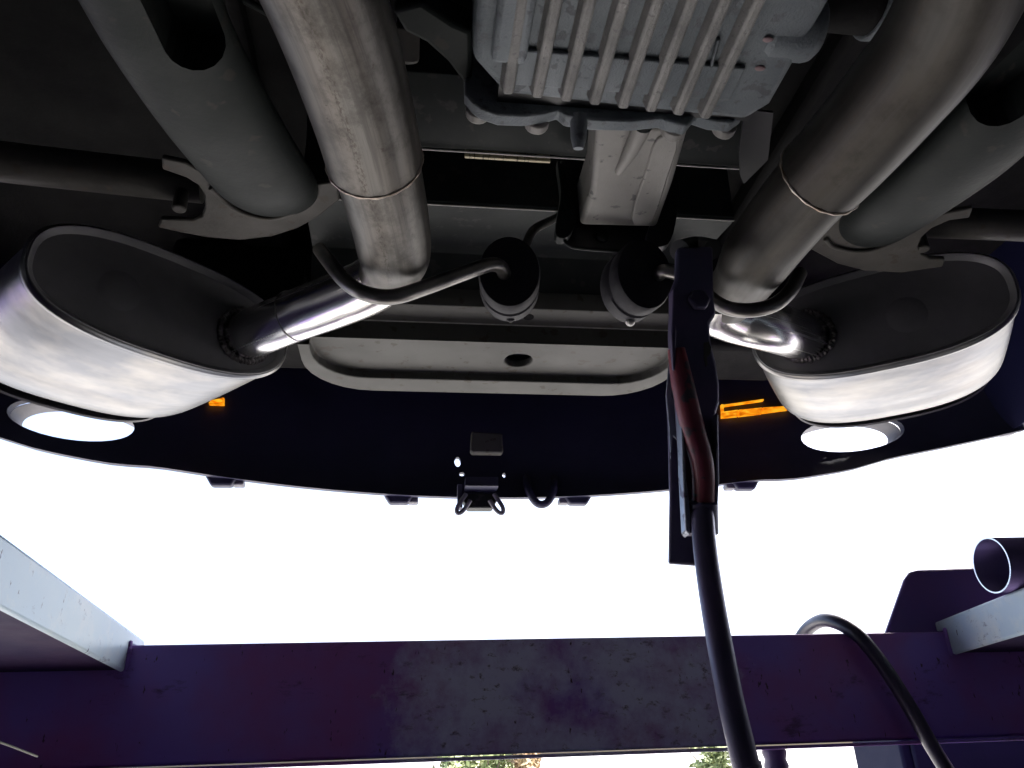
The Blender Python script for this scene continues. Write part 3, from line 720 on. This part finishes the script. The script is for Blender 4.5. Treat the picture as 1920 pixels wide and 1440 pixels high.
# ================================================================== exhaust systems
def superell(a, b, n, e=2.6):
    o = []
    for k in range(n):
        t = 2 * math.pi * k / n
        o.append((a * math.copysign(abs(math.cos(t)) ** (2 / e), math.cos(t)), b * math.copysign(abs(math.sin(t)) ** (2 / e), math.sin(t))))
    return o
def muffler(parent, C, splay, rise, side, a, b, L, emboss, inlet, tilt=0.0):
    """oval muffler: C centre of the front face, axis splayed outwards"""
    A = Vector((side * math.sin(splay), math.cos(splay), rise)).normalized()
    Lx = Vector((math.cos(splay), -side * math.sin(splay), 0)).normalized()
    Lx = (Lx + Vector((0, 0, tilt * side))).normalized()
    Lx = (Lx - A * Lx.dot(A)).normalized()
    U = Lx.cross(A); U = U if U.z > 0 else -U
    n = 72
    def ring(bm, off, s=1.0, g=0.0):
        out = []
        for x, y in superell(a + g, b + g, n): out.append(bm.verts.new(C + A * off + Lx * x * s + U * y * s))
        return out
    bm = NB(); uvl = bm.loops.layers.uv.verify()
    steps = [(0.000, 0.000), (0.004, 0.003), (0.012, 0.003), (0.016, 0.0)] + [(0.02 + (L - 0.02) * k / 24, 0.003 * math.sin(math.pi * k / 24) - 0.042 * max(0, (k - 14) / 10) ** 2.2) for k in range(25)] + [(L + 0.004, -0.041), (L + 0.010, -0.041), (L + 0.013, -0.050)]
    rs = [ring(bm, o_, 1, g) for o_, g in steps]
    for i in range(len(rs) - 1):
        for k in range(n):
            k2 = (k + 1) % n; f = bm.faces.new((rs[i][k], rs[i][k2], rs[i + 1][k2], rs[i + 1][k]))
            for lp, (q, w) in zip(f.loops, ((k, i), (k + 1, i), (k + 1, i + 1), (k, i + 1))): lp[uvl].uv = (q / n * 3, steps[w][0])
    bm.faces.new(rs[-1])
    mu = obj('muffler', bm, M['shell'], parent)
    bm = NB()
    prof = [(0.001, -0.0005), (-0.002, -0.002), (0.000, -0.005), (0.006, -0.009), (0.007, -0.03)]
    rs = [ring(bm, o_, 1, g) for o_, g in prof]
    for i in range(len(rs) - 1):
        for k in range(n): bm.faces.new((rs[i][k], rs[i][(k + 1) % n], rs[i + 1][(k + 1) % n], rs[i + 1][k]))
    bm.faces.new(rs[-1])
    obj('end_cap', bm, M['cap'], mu)
    bm = NB()
    gL = -0.042 * (7.2 / 10) ** 2.2
    rs = [ring(bm, o_, 1, g) for o_, g in ((L - 0.036, gL + 0.010), (L - 0.033, gL + 0.0125), (L - 0.005, -0.033), (L + 0.012, -0.037), (L + 0.016, -0.046))]
    for i in range(len(rs) - 1):
        for k in range(n): bm.faces.new((rs[i][k], rs[i][(k + 1) % n], rs[i + 1][(k + 1) % n], rs[i + 1][k]))
    obj('rear_reflection_ring', bm, M['cap'], mu)  # rear cap ring, added for the dark reflection along the shell's end
    e = on_plane(*emboss, C + A * 0.007, A)
    bm = NB(); tube(bm, [e + A * 0.002, e - A * 0.0004, e - A * 0.0014], [0.034, 0.024, 0.014], n=32, sub=1); obj('embossed_disc', bm, M['cap'], mu)
    ip = on_plane(*inlet, C + A * 0.007, A)
    return mu, A, Lx, U, ip
def weld_ring(parent, c, axis, r, thick=0.005):
    axis = axis.normalized(); s = axis.cross(Vector((0, 0, 1))).normalized(); w = s.cross(axis)
    bm = NB(); N = 44
    pts = [c + (s * math.cos(2 * math.pi * k / N) + w * math.sin(2 * math.pi * k / N)) * (r + 0.001 * (k % 2)) for k in range(N)]
    for k in range(N):
        bmesh.ops.create_icosphere(bm, subdivisions=1, radius=thick * random.uniform(0.85, 1.15), matrix=Matrix.Translation(pts[k]))
    return obj('weld_ring', bm, M['weld'], parent)
def joint(parent, path_pt, axis, r, m):
    """swaged step where one pipe slips over the next"""
    bm = NB(); ax = axis.normalized()
    q = ax.cross(Vector((0, 0, 1))).normalized(); w = q.cross(ax); N = 64
    tube(bm, [path_pt + (q * math.cos(2 * math.pi * k / N) + w * math.sin(2 * math.pi * k / N)) * (r - 0.0004) for k in range(N + 1)], [0.0016 + 0.0004 * math.sin(k * 1.7) for k in range(N + 1)], n=8, sub=1, cap=False)
    return obj('joint_bead', bm, m, parent)
HP = 0.43; RP = 0.038
# ---- left
exl = root('exhaust_system', 'pale grey exhaust with dark speckled seam, its oval muffler clear of the pole', 'exhaust', W(-0.1, 0.7, 0.40))
exl['label'] = 'pale grey exhaust with dark speckled seam, its oval muffler clear of the pole'
front = [H(560, -130, HP), H(612, 0, HP), H(650, 110, HP), H(684, 225, HP), H(702, 300, HP)]
d_ = (front[0] - front[1]).normalized()
bm = NB(); tube(bm, [front[0] - d_ * 0.005, front[0] + d_ * 0.15, front[0] + d_ * 0.30, Vector((-0.06, -0.6, EYE + 0.46)), Vector((-0.02, -1.2, EYE + 0.50)), Vector((-0.02, -1.9, EYE + 0.50))], RP, n=40, sub=8); obj('mid_pipe', bm, M['pipe_l'], exl)
bm = NB(); tube(bm, front, RP, n=56, sub=8); pf = obj('front_pipe', bm, M['pipe_l'], exl)
joint(exl, H(702, 300, HP), front[-1] - front[-2], RP, M['weld_pale'])
rear = [H(698, 285, HP), H(715, 345, HP + 0.001), H(733, 425, HP + 0.004), H(739, 470, HP + 0.012), D(738, 492, 0.845), D(729, 508, 0.90), D(716, 522, 0.935)]
bm = NB(); tube(bm, rear, [RP - 0.003] * 4 + [0.035, 0.0335, 0.033], n=56, sub=8); pr = obj('rear_pipe', bm, M['pipe_l'], exl)
CL = H(322, 572, 0.525)
mu, A, Lx, U, ip = muffler(exl, CL, R(40), 0.10, -1, 0.165, 0.070, 0.395, (225, 545), (460, 630))
inl = [D(730, 510, 0.915), D(690, 538, 0.94), D(623, 566, 0.97), D(543, 596, 1.0), ip + A * 0.01]
bm = NB(); tube(bm, inl, [0.034, 0.034, 0.034, 0.033, 0.033], n=48, sub=8); obj('inlet_pipe', bm, M['chrome'], exl)
weld_ring(exl, ip - A * 0.001, A, 0.036)
bm = NB(); tube(bm, [inl[3] - (inl[3] - inl[2]) * 0.12, inl[3] - (inl[3] - inl[2]) * 0.10], [0.0348, 0.0346], n=48, sub=1); obj('joint_bead', bm, M['chrome'], exl)
rodL = [D(600, 468, 0.80), D(618, 492, 0.765), D(650, 530, 0.735), D(690, 552, 0.715), D(740, 556, 0.712), D(800, 538, 0.735), D(860, 516, 0.76), D(915, 497, 0.785), D(938, 500, 0.80), D(946, 515, 0.82), D(948, 522, 0.86)]
bm = NB(); tube(bm, rodL, [0.0074] * 11, n=20, sub=6); obj('hanger_rod', bm, M['rod'], exl)
# ---- right
exr = root('exhaust_system', 'dark stained exhaust with its oval muffler beside the upright support pole', 'exhaust', W(0.45, 0.7, 0.40))
front = [H(1850, -160, HP), H(1815, -40, HP), H(1755, 80, HP), H(1668, 190, HP), H(1585, 285, HP), H(1540, 332, HP)]
d_ = (front[0] - front[1]).normalized()
bm = NB(); tube(bm, [front[0] - d_ * 0.005, front[0] + d_ * 0.12, front[0] + d_ * 0.25 + Vector((-0.01, 0, 0)), Vector((0.36, -0.6, EYE + 0.46)), Vector((0.36, -1.2, EYE + 0.50)), Vector((0.36, -1.9, EYE + 0.50))], RP, n=40, sub=8); obj('mid_pipe', bm, M['pipe_r'], exr)
bm = NB(); tube(bm, front, RP, n=56, sub=8); obj('front_pipe', bm, M['pipe_r'], exr)
joint(exr, H(1540, 332, HP), front[-1] - front[-2], RP, M['weld_pale'])
rear = [H(1550, 322, HP), H(1500, 378, HP + 0.001), H(1450, 440, HP + 0.003), H(1418, 484, HP + 0.010), D(1404, 508, 0.85), D(1386, 535, 0.90), D(1362, 560, 0.935)]
bm = NB(); tube(bm, rear, [RP - 0.003] * 4 + [0.035, 0.0335, 0.033], n=56, sub=8); obj('rear_pipe', bm, M['pipe_r'], exr)
CR = H(1643, 592, 0.525)
mu, A, Lx, U, ip = muffler(exr, CR, R(34), 0.10, 1, 0.166, 0.073, 0.370, (1700, 590), (1510, 630))
inl = [D(1385, 580, 0.95), D(1345, 605, 0.985), D(1380, 628, 1.0), D(1430, 640, 1.015), ip - A * 0.02, ip + A * 0.01]
inl = [D(1345, 548, 0.92), D(1338, 574, 0.95), D(1375, 592, 0.975), D(1445, 612, 1.0), ip + A * 0.01]
bm = NB(); tube(bm, inl, [0.030, 0.033, 0.034, 0.033, 0.033], n=48, sub=8); obj('inlet_pipe', bm, M['chrome'], exr)
weld_ring(exr, ip - A * 0.001, A, 0.036)
rodR = [D(1238, 522, 0.86), D(1236, 514, 0.83), D(1246, 508, 0.82), D(1275, 516, 0.815), D(1315, 545, 0.80), D(1355, 574, 0.775), D(1400, 582, 0.765), D(1450, 572, 0.77), D(1482, 545, 0.79), D(1500, 512, 0.82)]
bm = NB(); tube(bm, rodR, [0.0074] * 10, n=20, sub=6); obj('hanger_rod', bm, M['rod'], exr)

# ================================================================== rubber hangers
def rubber(label, c, tiltv, slot):
    r_ = root('rubber_hanger', label, 'rubber hanger', c, 'rubber hangers under the boot floor')
    ax = Vector(tiltv).normalized()
    s = ax.cross(Vector((0, 0, 1))).normalized(); w = s.cross(ax).normalized()
    bm = NB(); n = 48
    prof = [(-0.024, 0.88), (-0.023, 0.96), (-0.019, 1.0), (-0.003, 1.0), (-0.001, 0.955), (0.003, 0.955), (0.005, 1.0), (0.021, 1.0), (0.025, 0.96), (0.026, 0.88)]
    rs = [[bm.verts.new(c + ax * o_ + (s * 0.033 * math.cos(2 * math.pi * k / n) + w * 0.041 * math.sin(2 * math.pi * k / n)) * g) for k in range(n)] for o_, g in prof]
    for i in range(len(rs) - 1):
        for k in range(n): bm.faces.new((rs[i][k], rs[i][(k + 1) % n], rs[i + 1][(k + 1) % n], rs[i + 1][k]))
    bm.faces.new(rs[0]); bm.faces.new(rs[-1])
    obj('rubber_block', bm, M['rubber'], r_)
    bm = NB(); p = c - w * (0.041 if slot else 0.038) + ax * 0.016
    bmesh.ops.create_uvsphere(bm, u_segments=16, v_segments=10, radius=0.0055, matrix=Matrix.Translation(p)); obj('moulding_nib', bm, M['rubber'] if not slot else M['edge'], r_)
    if slot:
        q = c - ax * 0.0242 + w * 0.008 - s * 0.006
        bm = NB(); tube(bm, [q, q + ax * 0.004], 0.008, n=16, sub=1); obj('slot_face', bm, M['greyplate'], r_)
    return r_
rubber('black rubber hanger with the bare curved rod of the pale exhaust hooked in', D(955, 524, 0.84), (0.12, 0.93, 0.18), False)
rubber('black rubber hanger next to the upright support pole, with a pale slot', D(1192, 528, 0.85), (-0.16, 0.93, 0.18), True)

# ================================================================== support pole
pole = root('support_pole', 'dark steel prop pole with worn red bar, flat head against the dark stained exhaust', 'support pole', Vector((0.21, 0.36, 0.0)))
pp = [D(1316, 940, 0.715), D(1321, 1020, 0.6886), D(1336, 1130, 0.655), D(1365, 1290, 0.612), D(1396, 1425, 0.580)]
e = pp[-1]
pp += [e + (e - pp[-2]) * 1.6, Vector((0.225, 0.43, 0.7)), Vector((0.213, 0.375, 0.3)), Vector((0.21, 0.36, 0.02))]
bm = NB(); tube(bm, pp, 0.0104, n=28, sub=8); obj('tube', bm, M['pole'], pole)
bm = NB(); tube(bm, [Vector((0.21, 0.36, 0.0)), Vector((0.21, 0.36, 0.012)), Vector((0.21, 0.36, 0.03))], [0.07, 0.065, 0.02], n=28, sub=1); obj('foot', bm, M['pole'], pole, bevel=0.003)
def PYV(v, off): return 0.672 - (1000 - v) * 1.95e-4 + off      # the head leans with height
def plate(name, pix, off, th, m, bev=0.002):
    bm = NB(); p = [AY(u, v, PYV(v, off)) for u, v in pix]
    prism_tri(bm, p, (0, th, 0)); return obj(name, bm, m, pole, bevel=bev)
plate('flat_bar', [(1270, 620), (1300, 620), (1306, 900), (1308, 1060), (1255, 1056), (1257, 930), (1254, 800), (1250, 742), (1256, 690), (1258, 640)], 0.024, 0.006, M['pole'])
plate('bar_edge', [(1257, 655), (1262, 655), (1260, 690), (1259, 742), (1272, 770), (1276, 830), (1262, 815), (1258, 860), (1255, 800), (1249, 742)], 0.020, 0.003, M['pole_lit_edge'], 0.0008)
plate('head_plate', [(1270, 462), (1338, 460), (1340, 560), (1344, 588), (1332, 606), (1334, 640), (1344, 680), (1350, 720), (1350, 752), (1344, 772), (1346, 900), (1341, 1000), (1290, 1003), (1282, 950), (1276, 860), (1268, 740), (1262, 690), (1258, 620), (1258, 545), (1268, 520)], 0.006, 0.010, M['pole'], 0.003)
plate('side_channel', [(1276, 745), (1281, 745), (1285, 830), (1288, 900), (1296, 960), (1294, 1003), (1286, 995), (1280, 880)], -0.006, 0.014, M['pole_lit_edge'], 0.002)
plate('right_cheek', [(1344, 772), (1347, 775), (1349, 900), (1344, 1002), (1339, 1000), (1342, 900)], -0.006, 0.014, M['pole_lit_edge'], 0.001)
plate('left_cheek', [(1262, 540), (1266, 540), (1268, 640), (1266, 700), (1262, 690), (1259, 620)], -0.004, 0.012, M['pole'], 0.001)
bm = NB(); tube(bm, [AY(1268, 655, PYV(655, 0.004)), AY(1280, 720, PYV(720, 0.0)), AY(1298, 800, PYV(800, -0.004)), AY(1316, 868, PYV(868, -0.004)), AY(1319, 930, PYV(930, 0.0)), AY(1316, 985, PYV(985, 0.002))], [0.008, 0.0105, 0.011, 0.0105, 0.0105, 0.011], n=20, sub=6); obj('red_bar', bm, M['pole_red'], pole)
bm = NB(); tube(bm, [AY(1317, 940, PYV(940, 0.002)), AY(1317, 1001, PYV(1001, 0.002))], [0.0142, 0.0148], n=24, sub=1); obj('sleeve', bm, M['pole'], pole, bevel=0.002)
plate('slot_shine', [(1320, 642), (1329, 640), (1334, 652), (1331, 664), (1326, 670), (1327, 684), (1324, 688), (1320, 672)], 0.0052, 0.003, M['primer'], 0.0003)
bm = NB(); c = AY(1308, 566, PYV(566, 0.006)); hexhead(bm, c, (0, -1, 0), 0.011, 0.007, n=6); obj('pivot_bolt', bm, M['pole'], pole, bevel=0.002)
bm = NB(); tube(bm, [AY(1274, 470, PYV(470, 0.012)), AY(1305, 462, PYV(470, 0.03)), AY(1336, 468, PYV(470, 0.012))], 0.010, n=16, sub=4); obj('saddle_fork', bm, M['blackmetal'], pole)

# ================================================================== lift
YB = 1.25; BT, BB = 0.166, 0.004
lift = root('vehicle_lift', 'purple blue four-post vehicle lift with scuffed cross beam and pale runways', 'lift', Vector((0.3, YB, 0)))
def beam(y):
    bm = NB(); box(bm, W(0.30, y + 0.055, (BT + BB) / 2), (3.7, 0.11, BT - BB)); b_ = obj('cross_beam', bm, M['beam'], lift, bevel=0.005, seg=3)
    bm = NB(); box(bm, W(0.30, y + 0.045, BB - 0.0045), (3.7, 0.13, 0.005)); obj('bottom_flange', bm, M['beam'], b_, bevel=0.001)
beam(YB); beam(-2.9)
RXL, RXR = -0.405, 0.895
RPROF = [(-2.98, 0.222), (0.75, 0.222), (1.249, 0.186), (1.32, 0.181), (1.32, 0.169), (1.2475, 0.169), (1.2475, 0.128), (0.75, 0.156), (-2.88, 0.156)]
def runway(x0, x1, name='runway'):
    s = 1 if x1 > x0 else -1
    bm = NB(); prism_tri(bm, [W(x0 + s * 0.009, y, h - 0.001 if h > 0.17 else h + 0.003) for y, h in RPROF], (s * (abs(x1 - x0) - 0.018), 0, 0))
    r_ = obj(name, bm, M['runway_shaded'], lift, bevel=0.002)
    for x, sg in ((x0, s), (x1, -s)):
        bm = NB(); prism_tri(bm, [W(x, y, h) for y, h in RPROF], (sg * 0.008, 0, 0)); obj('side_channel', bm, M['runway'], r_, bevel=0.005)
runway(RXL, RXL - 0.85); runway(RXR, RXR + 0.85)
for (x, y) in ((-1.62, YB + 0.055), (2.22, YB + 0.055), (-1.62, -2.845), (2.22, -2.845)):
    bm = NB(); box(bm, Vector((x, y, 1.15)), (0.14, 0.14, 2.3)); p_ = obj('post', bm, M['beam'], lift, bevel=0.008)
    bm = NB(); box(bm, Vector((x, y, 0.008)), (0.36, 0.30, 0.016)); obj('base_plate', bm, M['beam'], p_, bevel=0.003)
for x, sg in ((RXL, 1), (RXR, -1)):                            # welds and gusset bolts where runway meets beam
    bm = NB()
    for k in range(14):
        bmesh.ops.create_icosphere(bm, subdivisions=1, radius=random.uniform(0.0032, 0.0046), matrix=Matrix.Translation(W(x + sg * 0.001, YB - 0.002, 0.130 + 0.003 * k)))
    obj('weld_bead', bm, M['beam'], lift)
# wheel stop plate on the right runway end
bm = NB(); p = [AY(u, v, YB + 0.02) for u, v in ((1658, 1200), (1698, 1086), (1708, 1072), (1722, 1068), (1990, 1058), (2010, 1200))]
prism(bm, p, (0, 0.012, 0)); obj('wheel_stop', bm, M['stop'], lift, bevel=0.004)
# ribbed screw jack under the beam
bm = NB(); c = AY(1453, 1420, YB + 0.055); pts = []; rad = []
N = 150; z1 = EYE + BB - 0.002
for k in range(N + 1):
    z = z1 - (z1 - 0.01) * k / N; pts.append(Vector((c.x, c.y, z))); rad.append(0.0195 if k % 2 else 0.0165)
tube(bm, pts, rad, n=18, sub=1); obj('ribbed_shaft', bm, M['pole'], lift)
# worn lip at the left, under the runway
bm = NB(); tube(bm, [AX(-60, 1372, RXL - 0.02), AX(10, 1395, RXL - 0.02), AX(70, 1418, RXL - 0.02)], 0.0012, n=10, sub=3); obj('guide_cable', bm, M['saddle'], lift)

# ================================================================== loose pipe, hose, cabinet
a = AY(1835, 1069, 1.085); 
lp = root('loose_pipe', 'open cut steel pipe lying across the pale runway', 'pipe', a)
R_ = 0.0415
a = Vector((RXR - 0.012, 1.085, EYE + 0.1975 + R_ + 0.001)); b_ = a + Vector((0.42, -0.02, 0.0))
bm = NB(); tube(bm, [a, b_], R_, n=48, sub=1, cap=False); o = obj('pipe_wall', bm, M['loose'], lp)
sm = o.modifiers.new('thick', 'SOLIDIFY'); sm.thickness = 0.0018; sm.offset = -1
ax = (b_ - a).normalized(); s = ax.cross(Vector((0, 0, 1))).normalized()
bm = NB(); N = 64
rg = [[bm.verts.new(a - ax * 0.0012 + (s * math.cos(2 * math.pi * k / N) + Vector((0, 0, 1)) * math.sin(2 * math.pi * k / N)) * rr) for k in range(N)] for rr in (R_ + 0.0002, R_ - 0.0020)]
for k in range(N): bm.faces.new((rg[0][k], rg[0][(k + 1) % N], rg[1][(k + 1) % N], rg[1][k]))
obj('cut_rim', bm, M['rim'], lp)

hose_p = [AY(1490, 1240, YB + 0.148), AY(1498, 1205, YB + 0.145), AY(1518, 1176, YB + 0.11), AY(1552, 1163, YB + 0.04), AY(1602, 1186, YB - 0.012), AY(1650, 1240, YB - 0.022), AY(1705, 1325, YB - 0.026), AY(1745, 1395, YB - 0.03), AY(1785, 1460, YB - 0.03)]
e = hose_p[-1]
hose_p += [e + (e - hose_p[-2]) * 1.1, e + Vector((0.13, -0.005, -0.25)), Vector((e.x + 0.20, e.y - 0.02, 0.7)), Vector((e.x + 0.23, e.y - 0.04, 0.2)), Vector((e.x + 0.28, e.y - 0.10, 0.014)), Vector((e.x + 0.5, e.y - 0.25, 0.012))]
s0 = hose_p[0]
hose_p = [Vector((2.1, YB + 0.15, EYE + 0.05)), Vector((1.5, YB + 0.15, EYE + 0.045)), Vector((s0.x + 0.25, YB + 0.15, EYE + 0.04)), Vector((s0.x + 0.06, YB + 0.15, EYE + 0.05))] + hose_p
bm = NB(); tube(bm, hose_p, 0.0115, n=18, sub=8); h_ = obj('air_hose', bm, M['hose'], None)
tag(h_, 'dark rubber hose looped over the lift cross beam', 'hose')

cx = AY(1606, 1440, 1.75).x
cab = root('tool_cabinet', 'dark blue steel tool cabinet standing behind the lift cross beam', 'cabinet', Vector((cx + 0.4, 1.66, 0)))
bm = NB(); box(bm, Vector((cx + 0.4, 1.66, 0.78)), (0.8, 0.18, 1.44)); obj('carcass', bm, M['cabinet'], cab, bevel=0.006)
for k in range(2):
    bm = NB(); box(bm, Vector((cx + 0.205 + 0.39 * k, 1.564, 0.80)), (0.37, 0.012, 1.34)); d_ = obj('door', bm, M['cabinet'], cab, bevel=0.004)
    bm = NB(); box(bm, Vector((cx + 0.36 + 0.08 * k, 1.55, 0.9)), (0.012, 0.02, 0.14)); obj('handle', bm, M['greyplate'], d_, bevel=0.003)
for dx in (0.05, 0.75):
    for dy in (1.60, 1.72):
        bm = NB(); box(bm, Vector((cx + dx, dy, 0.03)), (0.05, 0.05, 0.06)); obj('foot', bm, M['blackmetal'], cab)

# ================================================================== shrubs and palms across the yard
def shrub(name, label, u, dist, w, h, m, seed, trunk=0.0, n=900):
    rnd = random.Random(seed); r = ray(u, 1425); k = dist / r.y
    x, y = r.x * k, dist
    rt = root(name, label, 'shrub' if trunk < 0.8 else 'palm', Vector((x, y, 0)), 'plants across the yard')
    bm = NB()
    tube(bm, [Vector((x, y, -0.02)), Vector((x + 0.05, y, (trunk + h * 0.4) * 0.5)), Vector((x, y, trunk + h * 0.45))], [0.10, 0.08, 0.04], n=10, sub=4)
    for q in range(6):
        t = rnd.uniform(0, 6.28); p0 = Vector((x, y, trunk + h * 0.25))
        tube(bm, [p0, p0 + Vector((math.cos(t) * w * 0.25, math.sin(t) * w * 0.25, h * 0.3)), p0 + Vector((math.cos(t) * w * 0.4, math.sin(t) * w * 0.4, h * 0.45))], [0.03, 0.02, 0.01], n=6, sub=3)
    obj('trunk', bm, M['bark'], rt)
    bm = NB()
    clumps = [Vector((rnd.gauss(0, 0.3) * w * 0.6, rnd.gauss(0, 0.3) * w * 0.6, trunk + h * rnd.uniform(0.25, 0.9))) for _ in range(14)]
    for i in range(n):
        c = rnd.choice(clumps); p = Vector((x, y, 0)) + c + Vector((rnd.gauss(0, .11) * w, rnd.gauss(0, .11) * w, rnd.gauss(0, .07) * h))
        if p.z < 0.05: p.z = 0.05
        L_ = rnd.uniform(0.10, 0.26); d1 = Vector((rnd.gauss(0, 1), rnd.gauss(0, 1), rnd.gauss(0, 0.7))).normalized(); d2 = d1.orthogonal().normalized()
        vs = [bm.verts.new(q) for q in (p - d1 * L_, p + d2 * L_ * 0.3, p + d1 * L_, p - d2 * L_ * 0.3)]
        bm.faces.new(vs)
    obj('crown', bm, m, rt, smooth=False)
shrub('garden_shrub', 'loose green shrub standing across the yard, left of the russet one', 838, 26, 1.1, 1.9, M['leaf'], 1)
shrub('garden_shrub', 'tall spreading green shrub across the yard between two slimmer plants', 915, 27, 1.9, 2.1, M['leaf'], 2, n=1300)
shrub('garden_shrub', 'slim russet shrub across the yard beside the spreading green one', 985, 26, 0.9, 2.2, M['leaf2'], 3)
shrub('garden_shrub', 'pale green shrub across the yard, seen next to the support pole', 1330, 28, 1.8, 2.1, M['leaf'], 4, n=1200)
